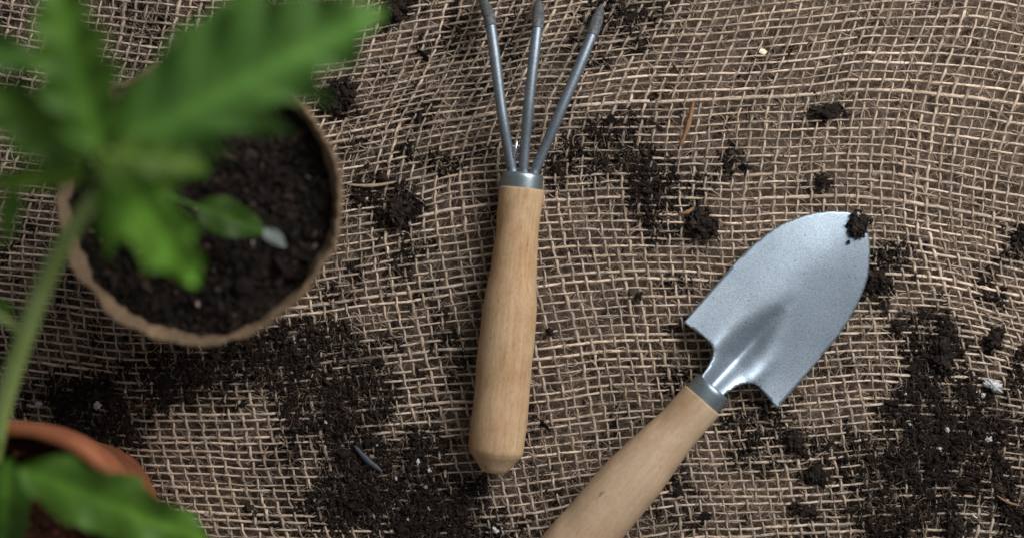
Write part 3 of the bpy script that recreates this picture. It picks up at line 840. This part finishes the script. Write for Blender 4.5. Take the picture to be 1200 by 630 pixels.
o = link('potting_soil', np_mesh('potting_soil', v, f, False, c), M_soil, None, Vector((pc.x, pc.y, SZ * U)))
tag(o, 'dark loose potting soil filling the peat pot', 'soil', kind='stuff')

# terracotta pot
TZ = 262
tc_ = W(9, 653, TZ); k = (D - TZ) / D; R0 = 160 * k
base = Vector((tc_.x, tc_.y, 6.5 * U)); h = TZ - 6.5
tpot = empty('terracotta_pot', base, 'orange terracotta flowerpot at the lower left corner, partly under leaves', 'flowerpot')
body = smooth_profile([(0, .1), (0, R0 * .60), (2, R0 * .63), (h * .4, R0 * .76), (h - 62, R0 * .90), (h - 60.5, R0 * .90), (h - 59, R0 * .84), (h * .4, R0 * .68), (9, R0 * .56), (8, .1)], 6)
v, f = lathe(body, 96)
link('body', np_mesh('body', v * U, f, True), M_terra, tpot)
rimp = smooth_profile([(h - 66, R0 * .905), (h - 66, R0 * .925), (h - 62, R0 * .94), (h - 30, R0 * .965), (h - 6, R0 * .995), (h - 2, R0 * .985), (h, R0 * .955), (h - 1, R0 * .915), (h - 5, R0 * .89), (h - 30, R0 * .875), (h - 58, R0 * .85), (h - 66, R0 * .85), (h - 66, R0 * .905)], 3)
v, f = lathe(rimp, 128)
link('rim', np_mesh('rim', v * U, f, True), M_terra, tpot)
v, f, c = grain_disc(0, 0, R0 * .835, TZ - 64, 5000, 321, 12)
o = link('potting_soil', np_mesh('potting_soil', v, f, False, c * np.array([4.2, 1.9, 1.5])), M_soil, None, Vector((tc_.x, tc_.y, (TZ - 64) * U)))
tag(o, 'reddish dark potting soil inside the terracotta flowerpot', 'soil', kind='stuff')

# ------------------------------------------------------------------ plants
def leaf(root, b, t, hw, lobes=3, depth=.35,  fold=.18, sag=.1, mat=None, tilt=0.0, tone=1.0, fwd=.45, name='leaf', label=None, pw=(.42, .85), depth_l=None):
    zb = (b[2] + t[2]) / 2; kz = (D - zb) / D
    B = W(*b); T = W(*t); d = T - B; L = d.length
    dn = d.normalized(); sd = dn.cross(Vector((0, 0, 1))).normalized(); up = sd.cross(dn).normalized()
    sd = (Matrix.Rotation(tilt, 3, dn) @ sd); up = sd.cross(dn).normalized()
    hw = hw * kz * U
    n, m = 90, 17
    s = np.linspace(0, 1, n); vv = np.linspace(-1, 1, m)
    shape = (s ** pw[0]) * (1 - s) ** pw[1]; shape /= shape.max()
    S, Vg = np.meshgrid(s, vv, indexing='ij')
    def edge(side):
        ph = lobes * s * .96 + (.25 if side < 0 else 0)
        q = ph - np.floor(ph)
        tooth = np.where(q < .7, (q / .7) ** 1.5, ((1 - q) / .3) ** 1.3)
        fine = (ph * 3.3) % 1.0
        dp = depth_l if (depth_l is not None and side < 0) else depth
        return shape * (1 - dp * (1 - tooth)) * (1 - .09 * (1 - fine))
    wl, wr = edge(-1), edge(1)
    wd = np.where(Vg < 0, wl[:, None], wr[:, None])
    along = S * L + fwd * np.abs(Vg) ** 1.3 * wd * hw * (1 - S) ** .5
    across = Vg * wd * hw
    lift = fold * np.abs(across) - sag * L * (S - .35) ** 2 + .035 * L * np.sin(S * lobes * 6.28 + 1.3) * np.abs(Vg) ** 2
    arr = lambda q: np.array(q)
    P = arr(B) + along[..., None] * arr(dn) + across[..., None] * arr(sd) + lift[..., None] * arr(up)
    P = P.reshape(-1, 3) - np.array(root.location)
    i = np.arange(n - 1)[:, None] * m; j = np.arange(m - 1)[None, :]
    f = np.stack([i + j, i + j + 1, i + m + j + 1, i + m + j], -1).reshape(-1, 4)
    vein = np.exp(-(np.abs(Vg) * wd * 8) ** 2) * .8
    sidev = np.abs(np.sin((S * lobes * 2.0 - np.abs(Vg) * .8) * 3.14)) ** 8 * .22
    c = tone * (1 + vein + sidev)[..., None] * np.array([1.0, 1.0, .95])
    o = link(name, np_mesh(name, P, f, True, c.reshape(-1, 3)), mat or M_leaf, root)
    if label: o['label'] = label
    return o

def stalk(root, pts, r0, r1, name='stem', mat=None):
    P = bez([tuple(W(*p) - root.location) for p in pts], 40)
    v, f = tubes([P], [np.linspace(r0, r1, len(P)) * U], 12)
    c = np.ones((len(v), 3))
    return link(name, np_mesh(name, v, f, True, c), mat or M_stem, root)

A = empty('tomato_seedling', W(228, 236, SZ), 'tall young plant with toothed green leaves growing from the peat pot', 'plant')
CZ = 500
stalk(A, [(176, 222, SZ - 8), (166, 213, 300), (146, 200, 420), (128, 190, CZ), (118, 178, CZ + 40)], 9, 6)
leaf(A, (140, 172, CZ), (452, 9, CZ - 10), 90, 4.8, .52, .32, .10, M_leaf_b, tilt=.06, tone=.86, fwd=.85, depth_l=.09, label='largest long toothed leaf reaching to the upper right', pw=(.38, .8))
leaf(A, (135, 168, CZ - 60), (312, -28, CZ - 40), 46, 3, .5, .18, .12, M_leaf, tone=.6, fwd=.8)
leaf(A, (118, 178, CZ + 10), (58, -42, CZ + 40), 60, 5, .30, .25, .1, M_leaf, tone=.8)
leaf(A, (108, 190, CZ - 10), (-34, 92, CZ + 10), 50, 4, .30, .25, .1, M_leaf, tone=.62)
leaf(A, (-110, 20, CZ - 120), (46, 78, CZ - 110), 42, 3, .25, .15, .1, M_leaf_b, tone=.72)
leaf(A, (112, 205, CZ), (-60, 214, CZ - 20), 17, 2, .2, .25, .08, M_leaf_y, tone=.6)
leaf(A, (22, 214, CZ - 20), (2, 290, CZ - 60), 17, 2, .2, .2, .1, M_leaf, tone=.9)
leaf(A, (128, 182, CZ + 10), (233, 337, CZ - 60), 52, 3, .36, .25, .12, M_leaf, tone=1.4, fwd=1.0, depth_l=.36)
leaf(A, (132, 192, CZ - 5), (126, 306, CZ - 70), 22, 3, .35, .2, .12, M_leaf, tone=1.15)
leaf(A, (136, 172, CZ + 5), (248, 200, CZ - 30), 34, 3, .4, .2, .12, M_leaf, tone=1.1, fwd=.8)
leaf(A, (128, 178, CZ + 25), (238, 192, CZ), 32, 3, .3, .15, .1, M_leaf_y, tone=.58)
leaf(A, (118, 182, CZ + 40), (150, 225, CZ + 45), 16, 2, .2, .2, .1, M_leaf_y, tone=.6)
stalk(A, [(168, 216, 270), (205, 232, 272), (236, 245, 258)], 2.4, 1.8, 'petiole', M_leaf)
low = leaf(A, (232, 241, 258), (316, 274, 232), 24, 2, .05, .12, .25, M_leaf, tone=.42, fwd=.15)
leaf(A, (310, 268, 238), (337, 291, 214), 9, 1, .0, .1, .3, M_pale, fwd=.1, label='whitish withered leaf tip above the soil')

Bp = empty('leaning_seedling', W(-14, 628, TZ - 64), 'young plant with long leaning green stem rooted in the terracotta flowerpot', 'plant')
stalk(Bp, [(-24, 630, TZ - 72), (-14, 560, 250), (2, 480, 300), (27, 400, 345), (58, 320, 385), (92, 258, 425), (122, 222, 450)], 10, 7)
leaf(Bp, (22, 548, 350), (250, 638, 320), 46, 3, .22, .14, .12, M_leaf, tone=.8, fwd=.2, pw=(.5, .75))
leaf(Bp, (12, 535, 300), (2, 645, 285), 36, 2, .1, .2, .12, M_leaf, tone=.85, fwd=.2, pw=(.5, .6))
leaf(Bp, (0, 520, 295), (-120, 520, 280), 40, 3, .15, .2, .12, M_leaf, tone=.8, fwd=.2)
leaf(Bp, (-60, 345, 345), (20, 364, 340), 17, 2, .1, .2, .12, M_leaf, tone=.55, fwd=.2)
stalk(Bp, [(34, 395, 347), (-10, 365, 350), (-60, 345, 345)], 4, 3, 'petiole')

# ------------------------------------------------------------------ light, camera
w = bpy.data.worlds.new('World'); sc.world = w; w.use_nodes = True
bg = w.node_tree.nodes['Background']; bg.inputs['Color'].default_value = (0.94, 0.97, 1.0, 1); bg.inputs['Strength'].default_value = 0.17
def area(name, loc, target, size, power, color):
    l = bpy.data.lights.new(name, 'AREA'); l.shape = 'RECTANGLE'; l.size = size[0]; l.size_y = size[1]; l.energy = power; l.color = color
    o = bpy.data.objects.new(name, l); col.objects.link(o); o.location = loc
    o.rotation_mode = 'QUATERNION'; o.rotation_quaternion = (Vector(target) - Vector(loc)).to_track_quat('-Z', 'Y')
    return o
area('window_light', (0.50, 0.48, 0.60), (0.12, 0.0, 0.0), (0.58, 0.46), 10.4, (1.0, 0.985, 0.97))

cam = bpy.data.cameras.new('camera'); cam.lens = LENS; cam.sensor_width = 36; cam.clip_start = 0.02; cam.clip_end = 20
co = bpy.data.objects.new('camera', cam); col.objects.link(co); co.location = (0, 0, D * U); co.rotation_euler = (0, 0, 0)
cam.dof.use_dof = True; cam.dof.focus_distance = (D - 22) * U; cam.dof.aperture_fstop = 2.5; cam.dof.aperture_blades = 0
sc.camera = co
sc.view_settings.view_transform = 'Standard'; sc.view_settings.look = 'None'
sc.view_settings.exposure = 0; sc.view_settings.gamma = 1
